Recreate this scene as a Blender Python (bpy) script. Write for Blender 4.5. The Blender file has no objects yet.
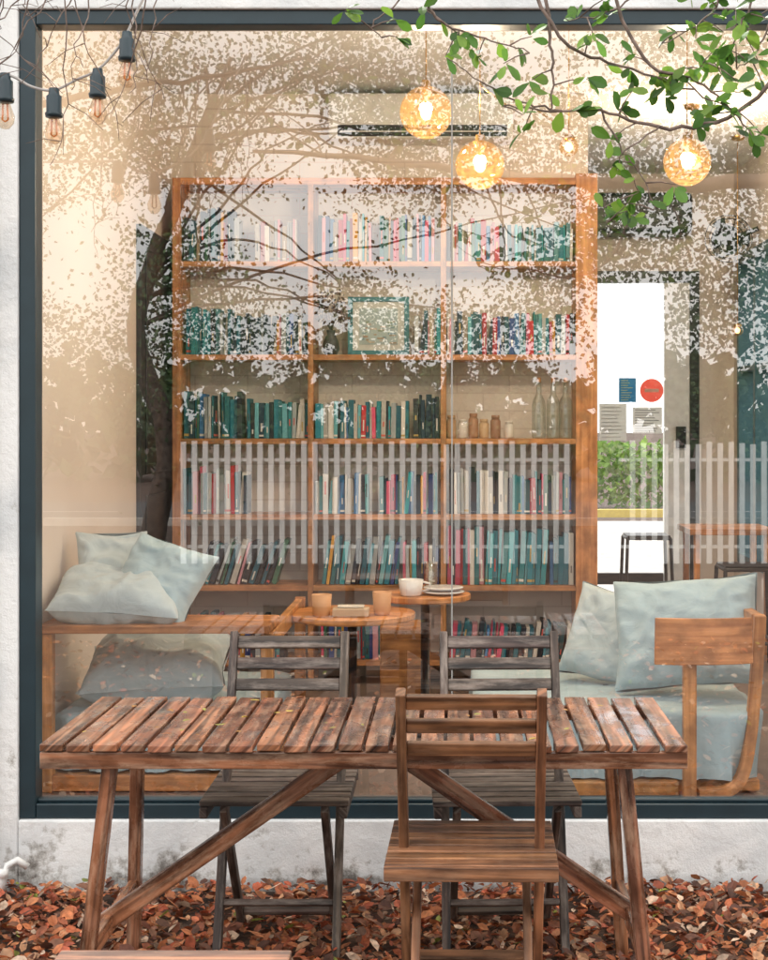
import bpy, math, random
from mathutils import Vector, Matrix, noise, Euler
random.seed(11)
R = random.random
U = random.uniform
sc = bpy.context.scene
COLL = sc.collection

# ------------------------------------------------------------------ materials
def newmat(name):
    m = bpy.data.materials.new(name); m.use_nodes = True
    nt = m.node_tree; b = nt.nodes['Principled BSDF']
    return m, nt, b
def N(nt, typ, **kw):
    n = nt.nodes.new(typ)
    for k, v in kw.items(): setattr(n, k, v)
    return n
def ramp(nt, src, stops):
    r = N(nt, 'ShaderNodeValToRGB'); e = r.color_ramp.elements
    while len(e) < len(stops): e.new(0.5)
    for i, (p, c) in enumerate(stops):
        e[i].position = p; e[i].color = (c[0], c[1], c[2], 1)
    nt.links.new(src, r.inputs[0]); return r
def mul(nt, a, b, fac=1.0, mode='MULTIPLY'):
    m = N(nt, 'ShaderNodeMixRGB', blend_type=mode); m.inputs[0].default_value = fac
    nt.links.new(a, m.inputs[1]); nt.links.new(b, m.inputs[2]); return m
def bump(nt, b, h, strength=0.3, dist=0.01):
    bp = N(nt, 'ShaderNodeBump'); bp.inputs['Strength'].default_value = strength
    bp.inputs['Distance'].default_value = dist
    nt.links.new(h, bp.inputs['Height']); nt.links.new(bp.outputs[0], b.inputs['Normal'])
def wood(name, dark, light, rough=0.5, wet=False, spec=0.5, grey=None, gamt=0.6):
    m, nt, b = newmat(name)
    uv = N(nt, 'ShaderNodeUVMap'); uv.uv_map = 'UVMap'
    mp = N(nt, 'ShaderNodeMapping'); mp.inputs['Scale'].default_value = (2.2, 45, 1)
    nt.links.new(uv.outputs[0], mp.inputs[0])
    n1 = N(nt, 'ShaderNodeTexNoise'); n1.inputs['Scale'].default_value = 1.0; n1.inputs['Detail'].default_value = 8
    n1.inputs['Distortion'].default_value = 0.6
    nt.links.new(mp.outputs[0], n1.inputs[0])
    r = ramp(nt, n1.outputs[0], [(0.32, dark), (0.7, light)])
    at = N(nt, 'ShaderNodeAttribute', attribute_name='Col')
    c = mul(nt, r.outputs[0], at.outputs[0])
    mp2 = N(nt, 'ShaderNodeMapping'); mp2.inputs['Scale'].default_value = (6, 9, 1)
    nt.links.new(uv.outputs[0], mp2.inputs[0])
    n2 = N(nt, 'ShaderNodeTexNoise'); n2.inputs['Scale'].default_value = 1.5; n2.inputs['Detail'].default_value = 5
    nt.links.new(mp2.outputs[0], n2.inputs[0])
    st = ramp(nt, n2.outputs[0], [(0.35, (0.5, 0.47, 0.45)), (0.6, (1.1, 1.1, 1.1))])
    c2 = mul(nt, c.outputs[0], st.outputs[0], 0.8)
    if grey:
        n3 = N(nt, 'ShaderNodeTexNoise'); n3.inputs['Scale'].default_value = 5; n3.inputs['Detail'].default_value = 10; n3.inputs['Roughness'].default_value = 0.7
        mp3 = N(nt, 'ShaderNodeMapping'); mp3.inputs['Scale'].default_value = (1.2, 6, 1)
        nt.links.new(uv.outputs[0], mp3.inputs[0]); nt.links.new(mp3.outputs[0], n3.inputs[0])
        rg = ramp(nt, n3.outputs[0], [(0.48, (0, 0, 0)), (0.66, (gamt,)*3)])
        mg = N(nt, 'ShaderNodeMixRGB'); nt.links.new(rg.outputs[0], mg.inputs[0]); nt.links.new(c2.outputs[0], mg.inputs[1]); mg.inputs[2].default_value = (*grey, 1)
        g2 = mul(nt, mg.outputs[0], ramp(nt, n1.outputs[0], [(0.3, (.5,)*3), (0.6, (1.05,)*3)]).outputs[0], 0.8)
        c2 = g2
    nt.links.new(c2.outputs[0], b.inputs['Base Color'])
    if wet:
        rr = ramp(nt, n2.outputs[0], [(0.38, (0.10,)*3), (0.60, (rough,)*3)])
        nt.links.new(rr.outputs[0], b.inputs['Roughness'])
    else:
        b.inputs['Roughness'].default_value = rough
    b.inputs['Specular IOR Level'].default_value = spec
    bump(nt, b, n1.outputs[0], 0.5, 0.003)
    return m
def attrmat(name, rough=0.5, transl=0.0, noisy=0.0, spec=0.5):
    m, nt, b = newmat(name)
    at = N(nt, 'ShaderNodeAttribute', attribute_name='Col')
    src = at.outputs[0]
    if noisy:
        tc = N(nt, 'ShaderNodeTexCoord'); n = N(nt, 'ShaderNodeTexNoise'); n.inputs['Scale'].default_value = noisy
        n.inputs['Detail'].default_value = 4
        nt.links.new(tc.outputs['Object'], n.inputs[0])
        r = ramp(nt, n.outputs[0], [(0.3, (0.55,)*3), (0.7, (1.15,)*3)])
        src = mul(nt, src, r.outputs[0]).outputs[0]
    nt.links.new(src, b.inputs['Base Color']); b.inputs['Roughness'].default_value = rough
    b.inputs['Specular IOR Level'].default_value = spec
    if transl:
        t = N(nt, 'ShaderNodeBsdfTranslucent'); mx = N(nt, 'ShaderNodeMixShader'); mx.inputs[0].default_value = transl
        nt.links.new(src, t.inputs[0])
        nt.links.new(b.outputs[0], mx.inputs[1]); nt.links.new(t.outputs[0], mx.inputs[2])
        nt.links.new(mx.outputs[0], nt.nodes['Material Output'].inputs[0])
    return m
def noisemat(name, stops, scale=5, rough=0.8, bstr=0.3, bdist=0.01, detail=6, metallic=0, map_scale=(1,1,1)):
    m, nt, b = newmat(name)
    tc = N(nt, 'ShaderNodeTexCoord'); mp = N(nt, 'ShaderNodeMapping'); mp.inputs['Scale'].default_value = map_scale
    nt.links.new(tc.outputs['Object'], mp.inputs[0])
    n = N(nt, 'ShaderNodeTexNoise'); n.inputs['Scale'].default_value = scale; n.inputs['Detail'].default_value = detail
    nt.links.new(mp.outputs[0], n.inputs[0])
    r = ramp(nt, n.outputs[0], stops); nt.links.new(r.outputs[0], b.inputs['Base Color'])
    b.inputs['Roughness'].default_value = rough; b.inputs['Metallic'].default_value = metallic
    if bstr: bump(nt, b, n.outputs[0], bstr, bdist)
    return m
def flat(name, c, rough=0.5, metallic=0.0):
    c2 = tuple(x*0.82 for x in c)
    return noisemat(name, [(0.3, c2), (0.7, c)], 14, rough, 0.08, 0.002, 3, metallic)

def glassmat(name, refl, tint=(1,1,1), rough=0.0, transl=None, edge=0.6):
    m = bpy.data.materials.new(name); m.use_nodes = True; nt = m.node_tree
    nt.nodes.remove(nt.nodes['Principled BSDF'])
    t = N(nt, 'ShaderNodeBsdfTransparent'); t.inputs[0].default_value = (*tint, 1)
    base = t.outputs[0]
    if transl:
        tl = N(nt, 'ShaderNodeBsdfTranslucent'); tl.inputs[0].default_value = (*transl, 1)
        tc = N(nt, 'ShaderNodeTexCoord'); vo = N(nt, 'ShaderNodeTexVoronoi'); vo.inputs['Scale'].default_value = 55
        nt.links.new(tc.outputs['Object'], vo.inputs[0])
        rr = ramp(nt, vo.outputs[0], [(0.0, (.001,)*3), (0.8, (.022,)*3)])
        m0 = N(nt, 'ShaderNodeMixShader'); nt.links.new(rr.outputs[0], m0.inputs[0])
        nt.links.new(base, m0.inputs[1]); nt.links.new(tl.outputs[0], m0.inputs[2]); base = m0.outputs[0]
    g = N(nt, 'ShaderNodeBsdfGlossy'); g.inputs['Roughness'].default_value = rough
    lw = N(nt, 'ShaderNodeLayerWeight'); lw.inputs[0].default_value = 0.5
    pw_ = N(nt, 'ShaderNodeMath', operation='POWER'); pw_.inputs[1].default_value = 4.0
    nt.links.new(lw.outputs['Facing'], pw_.inputs[0])
    ma = N(nt, 'ShaderNodeMath', operation='MULTIPLY_ADD'); ma.inputs[1].default_value = edge; ma.inputs[2].default_value = refl; ma.use_clamp = True
    nt.links.new(pw_.outputs[0], ma.inputs[0])
    mx = N(nt, 'ShaderNodeMixShader'); nt.links.new(ma.outputs[0], mx.inputs[0])
    nt.links.new(base, mx.inputs[1]); nt.links.new(g.outputs[0], mx.inputs[2])
    nt.links.new(mx.outputs[0], nt.nodes['Material Output'].inputs[0])
    return m

M_tablewood = wood('wet_table_wood', (0.060,0.022,0.013), (0.44,0.175,0.09), 0.42, wet=True, grey=(0.48,0.30,0.20), gamt=.65)
M_chairwood = wood('chair_wood', (0.075,0.030,0.015), (0.42,0.185,0.085), 0.45, grey=(0.36,0.20,0.12), gamt=.5)
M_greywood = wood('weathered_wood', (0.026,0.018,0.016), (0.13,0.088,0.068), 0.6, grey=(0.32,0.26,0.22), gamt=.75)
M_orange = wood('oak_wood', (0.40,0.155,0.048), (0.68,0.32,0.12), 0.42)
M_case = wood('bookcase_wood', (0.44,0.175,0.062), (0.70,0.34,0.14), 0.45)
M_book = attrmat('book_cover', 0.5)
M_litter = attrmat('dry_leaf', 0.62, 0.15, 60)
M_leaf = attrmat('green_leaf', 0.4, 0.5)
M_farleaf = attrmat('foliage', 0.6)
M_bark = noisemat('bark', [(0.35,(0.04,0.03,0.024)),(0.7,(0.12,0.09,0.07))], 18, 0.9, 0.6, 0.02)
M_twig = noisemat('twig_bark', [(0.35,(0.10,0.07,0.055)),(0.7,(0.25,0.18,0.15))], 40, 0.8, 0.3, 0.002)
M_frame = flat('teal_grey_frame', (0.016,0.036,0.047), 0.35)
M_black = flat('black_plastic', (0.012,0.013,0.015), 0.4)
M_white = flat('white_enamel', (0.80,0.80,0.78), 0.3)
M_porcelain = flat('porcelain', (0.85,0.84,0.82), 0.15)
M_plaster = noisemat('warm_plaster', [(0.3,(0.71,0.61,0.53)),(0.7,(0.80,0.71,0.63))], 1.2, 0.75, 0.1, 0.004)
M_ceil = noisemat('ceiling_paint', [(0.3,(0.74,0.71,0.68)),(0.7,(0.80,0.77,0.75))], 1.0, 0.8, 0.05, 0.004)
M_floor = noisemat('interior_floor', [(0.35,(0.16,0.12,0.10)),(0.7,(0.28,0.22,0.19))], 3, 0.35, 0.05, 0.002)
M_glass = glassmat('window_glass', 0.225, (0.985,0.992,1.0), 0.0)
M_clear = glassmat('bottle_glass', 0.16, (0.90,0.96,0.95), edge=0.7)
M_amber = glassmat('amber_glass', 0.10, (1.0,0.84,0.60), 0.0, (1.0,0.46,0.12), edge=0.35)
M_bulbg = glassmat('bulb_glass', 0.12, (0.93,0.84,0.74), edge=0.6)
M_brass = flat('brass', (0.55,0.33,0.12), 0.3, 0.9)

m, nt, b = newmat('painted_brick'); M_pbrick = m
tc = N(nt,'ShaderNodeTexCoord'); mp = N(nt,'ShaderNodeMapping'); mp.inputs['Rotation'].default_value=(math.radians(90),0,0)
nt.links.new(tc.outputs['Object'], mp.inputs[0])
bt = N(nt,'ShaderNodeTexBrick'); bt.inputs['Scale'].default_value=1.0; bt.inputs['Brick Width'].default_value=0.28
bt.inputs['Row Height'].default_value=0.095; bt.inputs['Mortar Size'].default_value=0.004
bt.inputs['Color1'].default_value=(0.82,0.75,0.67,1); bt.inputs['Color2'].default_value=(0.80,0.73,0.65,1); bt.inputs['Mortar'].default_value=(0.71,0.63,0.56,1)
nt.links.new(mp.outputs[0], bt.inputs[0]); nt.links.new(bt.outputs[0], b.inputs['Base Color']); b.inputs['Roughness'].default_value=0.7
inv = N(nt,'ShaderNodeMath',operation='SUBTRACT'); inv.inputs[0].default_value=1; nt.links.new(bt.outputs['Fac'], inv.inputs[1])
bump(nt,b,inv.outputs[0],0.4,0.006)

m, nt, b = newmat('stained_white_paint'); M_ext = m
tc = N(nt,'ShaderNodeTexCoord')
n = N(nt,'ShaderNodeTexNoise'); n.inputs['Scale'].default_value=9; n.inputs['Detail'].default_value=10; n.inputs['Roughness'].default_value=0.7
nt.links.new(tc.outputs['Object'], n.inputs[0])
n2 = N(nt,'ShaderNodeTexNoise'); n2.inputs['Scale'].default_value=2.2; n2.inputs['Detail'].default_value=8; n2.inputs['Distortion'].default_value=0.8
nt.links.new(tc.outputs['Object'], n2.inputs[0])
sx = N(nt,'ShaderNodeSeparateXYZ'); nt.links.new(tc.outputs['Object'], sx.inputs[0])
mr = N(nt,'ShaderNodeMapRange'); mr.inputs[1].default_value=0.0; mr.inputs[2].default_value=0.22; mr.inputs[3].default_value=-0.14; mr.inputs[4].default_value=0.04
nt.links.new(sx.outputs[2], mr.inputs[0])
ad = N(nt,'ShaderNodeMath',operation='ADD'); nt.links.new(n.outputs[0], ad.inputs[0]); nt.links.new(mr.outputs[0], ad.inputs[1])
r = ramp(nt, ad.outputs[0], [(0.27,(0.20,0.18,0.16)),(0.34,(0.52,0.50,0.47)),(0.41,(0.84,0.84,0.83))])
r2 = ramp(nt, n2.outputs[0], [(0.38,(0.80,0.82,0.84)),(0.55,(1,1,1))])
c = mul(nt, r.outputs[0], r2.outputs[0]); nt.links.new(c.outputs[0], b.inputs['Base Color']); b.inputs['Roughness'].default_value=0.85
bump(nt,b,n.outputs[0],0.8,0.016)

def fabric(name, c):
    m, nt, b = newmat(name)
    tc = N(nt,'ShaderNodeTexCoord')
    n = N(nt,'ShaderNodeTexNoise'); n.inputs['Scale'].default_value=9; n.inputs['Detail'].default_value=8; n.inputs['Distortion'].default_value=1.2
    nt.links.new(tc.outputs['Object'], n.inputs[0])
    r = ramp(nt,n.outputs[0],[(0.3,tuple(x*0.84 for x in c)),(0.7,c)])
    nt.links.new(r.outputs[0], b.inputs['Base Color']); b.inputs['Roughness'].default_value=0.95
    b.inputs['Sheen Weight'].default_value=0.1; bump(nt,b,n.outputs[0],0.6,0.014)
    return m
M_linen = fabric('pale_blue_linen', (0.43,0.56,0.60))
M_linen2 = fabric('grey_linen', (0.50,0.59,0.61))

# ------------------------------------------------------------------ builder
class MB:
    def __init__(s): s.V=[];s.F=[];s.UV=[];s.C=[];s.M=[];s.S=[]
    def add(s, verts, faces, col=(1,1,1), uvs=None, mat=0, smooth=False):
        o=len(s.V); s.V+= [tuple(v) for v in verts]
        s.UV += uvs if uvs else [(v[0]+v[1]*0.7, v[2]) for v in verts]
        s.C += [(col[0],col[1],col[2],1)]*len(verts)
        for f in faces: s.F.append(tuple(i+o for i in f)); s.M.append(mat); s.S.append(smooth)
    def beam(s, p0, p1, w, t, side=(1,0,0), col=None, mat=0, taper=1.0):
        p0=Vector(p0);p1=Vector(p1); l=(p1-p0); L=l.length; l.normalize()
        sd=Vector(side); sd=(sd-l*sd.dot(l)).normalized(); n=l.cross(sd)
        if col is None:
            k=U(0.75,1.2); col=(k,k*U(0.94,1.04),k*U(0.9,1.05))
        vs=[];uv=[]; off=U(0,50)
        for a,pp in ((0,p0),(1,p1)):
            tp = 1 if a==0 else taper
            for x,y in ((-1,-1),(1,-1),(1,1),(-1,1)):
                vs.append(pp+sd*(x*w/2*tp)+n*(y*t/2*tp)); uv.append((off+a*L, off*1.7+x*w/2+y*t/2))
        s.add(vs,[(0,3,2,1),(4,5,6,7),(0,1,5,4),(1,2,6,5),(2,3,7,6),(3,0,4,7)],col,uv,mat)
    def strip(s, pts, w, t, side, col=(1,1,1), mat=0):
        P=[Vector(p) for p in pts]; vs=[];uv=[]; acc=0; n=len(P); off=U(0,50)
        for i,p in enumerate(P):
            l=(P[min(i+1,n-1)]-P[max(i-1,0)]).normalized(); sd=Vector(side); sd=(sd-l*sd.dot(l)).normalized(); nn=l.cross(sd)
            if i: acc+=(p-P[i-1]).length
            for x,y in ((-1,-1),(1,-1),(1,1),(-1,1)):
                vs.append(p+sd*(x*w/2)+nn*(y*t/2)); uv.append((off+acc,off+x*w/2+y*t/2))
        fs=[(0,3,2,1),tuple(4*(n-1)+k for k in range(4))]
        for i in range(n-1):
            for k in range(4): fs.append((i*4+k,i*4+(k+1)%4,(i+1)*4+(k+1)%4,(i+1)*4+k))
        s.add(vs,fs,col,uv,mat)
    def box(s, a, b, col=None, mat=0, axis=0):
        a=Vector(a);b=Vector(b);c=(a+b)/2;d=b-a
        if axis==0: s.beam((a.x,c.y,c.z),(b.x,c.y,c.z),d.y,d.z,(0,1,0),col,mat)
        elif axis==1: s.beam((c.x,a.y,c.z),(c.x,b.y,c.z),d.x,d.z,(1,0,0),col,mat)
        else: s.beam((c.x,c.y,a.z),(c.x,c.y,b.z),d.x,d.y,(1,0,0),col,mat)
    def tube(s, pts, rad, seg=8, col=(1,1,1), mat=0, cap=True):
        pts=[Vector(p) for p in pts]; n=len(pts)
        if not hasattr(rad,'__len__'): rad=[rad]*n
        vs=[];uv=[]; ref=Vector((0.3,0.5,0.81)); acc=0
        for i,p in enumerate(pts):
            d=(pts[min(i+1,n-1)]-pts[max(i-1,0)]).normalized()
            r_=ref if abs(d.dot(ref))<0.95 else Vector((1,0,0))
            a=d.cross(r_).normalized(); b_=d.cross(a)
            if i: acc+=(p-pts[i-1]).length
            for k in range(seg):
                t=2*math.pi*k/seg
                vs.append(p+(a*math.cos(t)+b_*math.sin(t))*rad[i]); uv.append((acc,k*0.01))
        fs=[]
        for i in range(n-1):
            for k in range(seg):
                fs.append((i*seg+k,i*seg+(k+1)%seg,(i+1)*seg+(k+1)%seg,(i+1)*seg+k))
        if cap: fs.append(tuple(range(seg))[::-1]); fs.append(tuple((n-1)*seg+k for k in range(seg)))
        s.add(vs,fs,col,uv,mat,True)
    def lathe(s, prof, c=(0,0,0), seg=24, col=(1,1,1), mat=0, axis='Z'):
        vs=[]
        for r,z in prof:
            for k in range(seg):
                t=2*math.pi*k/seg
                if axis=='Z': vs.append((c[0]+r*math.cos(t),c[1]+r*math.sin(t),c[2]+z))
                else: vs.append((c[0]+r*math.cos(t),c[1]+z,c[2]+r*math.sin(t)))
        fs=[]
        for i in range(len(prof)-1):
            for k in range(seg): fs.append((i*seg+k,i*seg+(k+1)%seg,(i+1)*seg+(k+1)%seg,(i+1)*seg+k))
        s.add(vs,fs,col,None,mat,True)
    def build(s,name,mats,parent=None,bevel=0,subsurf=0):
        me=bpy.data.meshes.new(name); me.from_pydata(s.V,[],s.F)
        ul=me.uv_layers.new(name='UVMap'); 
        li=[0]*len(me.loops); me.loops.foreach_get('vertex_index',li)
        buf=[]
        for i in li: buf+=s.UV[i]
        ul.data.foreach_set('uv',buf)
        ca=me.color_attributes.new('Col','FLOAT_COLOR','POINT')
        cb=[]
        for c in s.C: cb+=c
        ca.data.foreach_set('color',cb)
        me.polygons.foreach_set('material_index',s.M); me.polygons.foreach_set('use_smooth',s.S)
        for m in (mats if isinstance(mats,(list,tuple)) else [mats]): me.materials.append(m)
        me.update()
        ob=bpy.data.objects.new(name,me); COLL.objects.link(ob)
        if bevel:
            bv=ob.modifiers.new('Bevel','BEVEL'); bv.width=bevel; bv.segments=2; bv.limit_method='ANGLE'
        if subsurf:
            ss=ob.modifiers.new('Sub','SUBSURF'); ss.levels=subsurf; ss.render_levels=subsurf
        if parent: par(ob,parent)
        return ob
def par(ob,p):
    ob.parent=p; ob.matrix_parent_inverse=Matrix.Translation(p.location).inverted()
def empty(name,loc=(0,0,0)):
    e=bpy.data.objects.new(name,None); e.location=loc; COLL.objects.link(e); e.empty_display_size=0.2; return e

# ------------------------------------------------------------------ ground
g=MB(); g.add([(-300,-300,0),(300,-300,0),(300,300,0),(-300,300,0)],[(0,1,2,3)])
m, nt, b = newmat('soil'); 
tc=N(nt,'ShaderNodeTexCoord'); n=N(nt,'ShaderNodeTexNoise'); n.inputs['Scale'].default_value=9; n.inputs['Detail'].default_value=10
nt.links.new(tc.outputs['Object'],n.inputs[0])
r=ramp(nt,n.outputs[0],[(0.35,(0.028,0.017,0.012)),(0.55,(0.08,0.045,0.03)),(0.75,(0.15,0.095,0.07))])
nt.links.new(r.outputs[0],b.inputs['Base Color']); b.inputs['Roughness'].default_value=0.95; bump(nt,b,n.outputs[0],0.8,0.04)
g.build('ground',m)
M_asph=noisemat('asphalt',[(0.3,(0.045,0.045,0.05)),(0.7,(0.07,0.07,0.07))],30,0.9,0.3,0.01)
M_conc=noisemat('concrete',[(0.3,(0.34,0.32,0.30)),(0.7,(0.46,0.44,0.41))],6,0.85,0.2,0.01)
rd=MB()
rd.add([(-80,-20,0.004),(80,-20,0.004),(80,-13,0.004),(-80,-13,0.004)],[(0,1,2,3)])
for i in range(-20,20): rd.add([(i*4,-16.58,0.008),(i*4+2,-16.58,0.008),(i*4+2,-16.44,0.008),(i*4,-16.44,0.008)],[(0,1,2,3)],mat=1)
rd.box((-80,-13,0),(80,-12.85,0.12),mat=2)
rd.build('road',[M_asph,M_white,M_conc])
pv=MB(); pv.add([(-40,10.76,0.004),(40,10.76,0.004),(40,24,0.004),(-40,24,0.004)],[(0,1,2,3)])
pv.build('pavement',M_conc)

# leaf litter
LP=[(0,0,0),(0.25,0.30,1),(0.25,0.68,1),(0,1,0.2),(-0.25,0.68,1),(-0.25,0.30,1)]
def litter_leaf(mb,loc,size,col,flat_=0.5,lift=0.0):
    yaw=U(0,6.28); rot=Euler((U(-flat_,flat_),U(-flat_,flat_),yaw)).to_matrix()
    curl=U(-0.05,0.28); wd=U(0.7,1.25); bend=U(-0.25,0.3)
    vs=[]
    for x,y,k in LP:
        v=Vector((x*wd*size,(y-0.5)*size,(abs(x)*4*curl*k*0.5+bend*(y-0.5)**2)*size))
        vs.append(rot@v+Vector(loc))
    mb.add(vs,[(0,1,2,3),(0,3,4,5)],col)
pal=[(0.48,0.16,0.06),(0.28,0.085,0.04),(0.58,0.22,0.09),(0.62,0.33,0.18),(0.11,0.045,0.028),(0.48,0.11,0.05),(0.72,0.52,0.38),(0.27,0.12,0.07),(0.54,0.18,0.07),(0.17,0.06,0.035),(0.50,0.14,0.06)]
lt=MB()
for i in range(19000):
    if i<13500: x=U(-2.4,2.4); y=U(3.75,4.93)
    else: x=U(-4,4); y=U(-0.5,4.9)
    hz=0.012+0.02*max(0,noise.noise((x*2.2,y*2.2,0)))
    c=random.choice(pal); k=U(0.65,1.35)
    if R()<0.015: c=(0.30,0.33,0.06)
    litter_leaf(lt,(x,y,hz+U(0,0.04)),U(0.016,0.058),(c[0]*k,c[1]*k,c[2]*k),0.75)
lt.build('leaf_litter',M_litter)

# ------------------------------------------------------------------ building
B=empty('cafe_building',(0,5,0))
w=MB(); k1=(1,1,1)
FY0,FY1=4.95,5.10
w.box((-6,FY0,-0.1),(-1.45,FY1,4.2),k1)
w.box((1.9,FY0,-0.1),(2.25,FY1,4.2),k1)
w.box((-1.45,FY0+0.002,-0.1),(1.9,FY1,0.235),k1)
w.box((-1.45,FY0+0.002,2.915),(1.9,FY1,4.2),k1)
w.box((-6,FY1,-0.1),(-5.85,10.6,4.2),k1)
w.box((2.052,FY1,-0.1),(2.25,8.5,4.2),k1); w.box((2.052,10.35,-0.1),(2.25,10.6,4.2),k1)
w.box((2.052,8.5,-0.1),(2.249,10.35,0.6),k1); w.box((2.052,8.5,2.7),(2.249,10.35,4.2),k1)
w.box((-6,10.6,-0.1),(0.75,10.75,4.2),k1); w.box((1.70,10.6,-0.1),(2.25,10.75,4.2),k1)
w.box((0.75,10.602,2.62),(1.70,10.75,4.2),k1); w.box((0.75,10.602,-0.1),(1.70,10.75,0.198),k1)
w.box((-1.60,4.915,-0.1),(-1.515,4.949,4.2),k1)
w.build('exterior_walls',M_ext,B,0.006)
rf=MB(); rf.box((-6.2,4.75,4.2),(2.45,10.9,4.32),k1); rf.build('roof',M_conc,B)
ce=MB(); ce.box((-1.7,5.101,3.31),(2.05,10.599,3.40),k1); ce.build('ceiling',M_ceil,B)
fl=MB(); fl.box((-1.7,5.101,0.05),(2.05,10.599,0.2),k1); fl.build('interior_floor',M_floor,B)
iw=MB()
iw.box((-1.63,5.101,0.2),(-1.53,8.02,3.31),k1)
X0,X1=1.95,2.05
iw.box((X0,5.101,0.2),(X1,8.5,3.31),k1); iw.box((X0,10.35,0.2),(X1,10.57,3.31),k1)
iw.box((X0,8.5,0.2),(X1,10.35,0.6),k1); iw.box((X0,8.5,2.7),(X1,10.35,3.31),k1)
iw.box((-1.63,10.57,0.2),(0.75,10.599,3.31),k1); iw.box((1.70,10.57,0.2),(2.05,10.599,3.31),k1); iw.box((0.75,10.572,2.62),(1.70,10.599,3.31),k1)
iw.build('interior_walls',M_plaster,B)
pw=MB(); pw.box((-1.63,8.02,0.2),(0.70,8.14,3.31),k1); pw.build('partition_wall',M_pbrick,B)
f=MB(); Y0,Y1=4.965,5.05
f.box((-1.449,Y0,0.237),(-1.395,Y1,2.914),k1,axis=2)
f.box((1.846,Y0,0.237),(1.899,Y1,2.914),k1,axis=2)
f.box((-1.394,Y0+.002,0.237),(1.845,Y1-.002,0.285),k1); f.box((-1.394,Y0+.002,2.866),(1.845,Y1-.002,2.914),k1)
f.box((-1.394,Y0+.02,0.286),(1.845,Y1-.03,0.298),k1)
f.build('window_frame',M_frame,B,0.004)
gl=MB(); gy=5.012
gl.add([(-1.394,gy,0.293),(-0.021,gy,0.293),(-0.021,gy,2.865),(-1.394,gy,2.865)],[(0,1,2,3)])
gl.add([(-0.013,gy,0.293),(1.845,gy,0.293),(1.845,gy,2.865),(-0.013,gy,2.865)],[(0,1,2,3)])
gl.build('window_glass',M_glass,B)
sj=MB(); sj.box((-0.0195,gy-0.004,0.299),(-0.0145,gy+0.004,2.865),k1); sj.build('glass_joint',flat('sealant',(0.36,0.36,0.34),0.4),B)
f=MB()
for y in (8.5,9.1,9.72,10.29): f.box((1.93,y,0.6),(2.07,y+0.06,2.7),k1,axis=2)
f.box((1.935,8.56,0.6),(2.065,10.29,0.66),k1); f.box((1.935,8.56,2.64),(2.065,10.29,2.7),k1); f.box((1.94,8.56,1.9),(2.06,10.29,1.94),k1)
f.build('side_window_frame',flat('teal_paint',(0.04,0.12,0.15),0.4),B,0.003)
D=MB()
D.box((0.75,10.52,0.2),(0.81,10.62,2.62),k1,axis=2); D.box((1.635,10.52,0.2),(1.70,10.62,2.62),k1,axis=2)
D.box((0.811,10.522,2.54),(1.634,10.62,2.62),k1); D.box((0.811,10.53,0.42),(1.45,10.58,0.50),k1)
D.build('rear_door_frame',M_black,B,0.004)
D=MB(); D.box((1.455,10.53,0.2),(1.634,10.60,2.539),k1,axis=2); D.build('rear_door_panel',M_white,B,0.004)
D=MB(); D.add([(0.811,10.55,0.5),(1.455,10.55,0.5),(1.455,10.55,2.54),(0.811,10.55,2.54)],[(0,1,2,3)]); D.build('rear_door_glass',glassmat('door_glass',0.05),B)
D=MB(); D.box((1.535,10.505,1.38),(1.605,10.529,1.53),k1); D.build('switch_box',M_black,B,0.003)
D=MB()
D.box((-1.529,7.15,0.2),(-1.505,7.98,2.50),k1,axis=2)
D.box((-1.5045,7.25,0.3),(-1.498,7.88,1.2),k1,axis=2); D.box((-1.5045,7.25,1.3),(-1.498,7.88,2.4),k1,axis=2)
D.build('dark_interior_door',flat('charcoal_paint',(0.022,0.025,0.030),0.5),B,0.004)

def poster(name,x0,x1,z0,z1,c1,c2,rnd=False):
    p=MB(); y=10.54
    if rnd:
        cx,cz,r_=(x0+x1)/2,(z0+z1)/2,(x1-x0)/2
        p.add([(cx+r_*math.cos(t*math.pi/16),y,cz+r_*math.sin(t*math.pi/16)) for t in range(32)],[tuple(range(32))],c1)
        p.box((cx-r_*.6,y-.003,cz-.012),(cx+r_*.6,y-.0015,cz+.012),c2)
    else:
        p.box((x0,y-.001,z0),(x1,y+.002,z1),c1)
        h=z1-z0
        for k in range(9): p.box((x0+.015,y-.003,z0+h*(.08+.1*k)),(x1-.015-U(0,.05),y-.0015,z0+h*(.11+.1*k)),c2)
    p.build(name,M_paper)
M_paper=attrmat('printed_paper',.6,.35)
poster('door_poster',1.137,1.257,1.70,1.87,(0.06,0.35,0.60),(0.7,0.8,0.35))
poster('round_sign',1.285,1.45,1.70,1.865,(0.75,0.10,0.07),(0.8,0.6,0.5),True)
poster('door_notice',1.00,1.19,1.43,1.69,(0.80,0.80,0.78),(0.65,0.65,0.65))
poster('door_notice',1.235,1.44,1.48,1.665,(0.80,0.80,0.78),(0.30,0.30,0.30))

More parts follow.
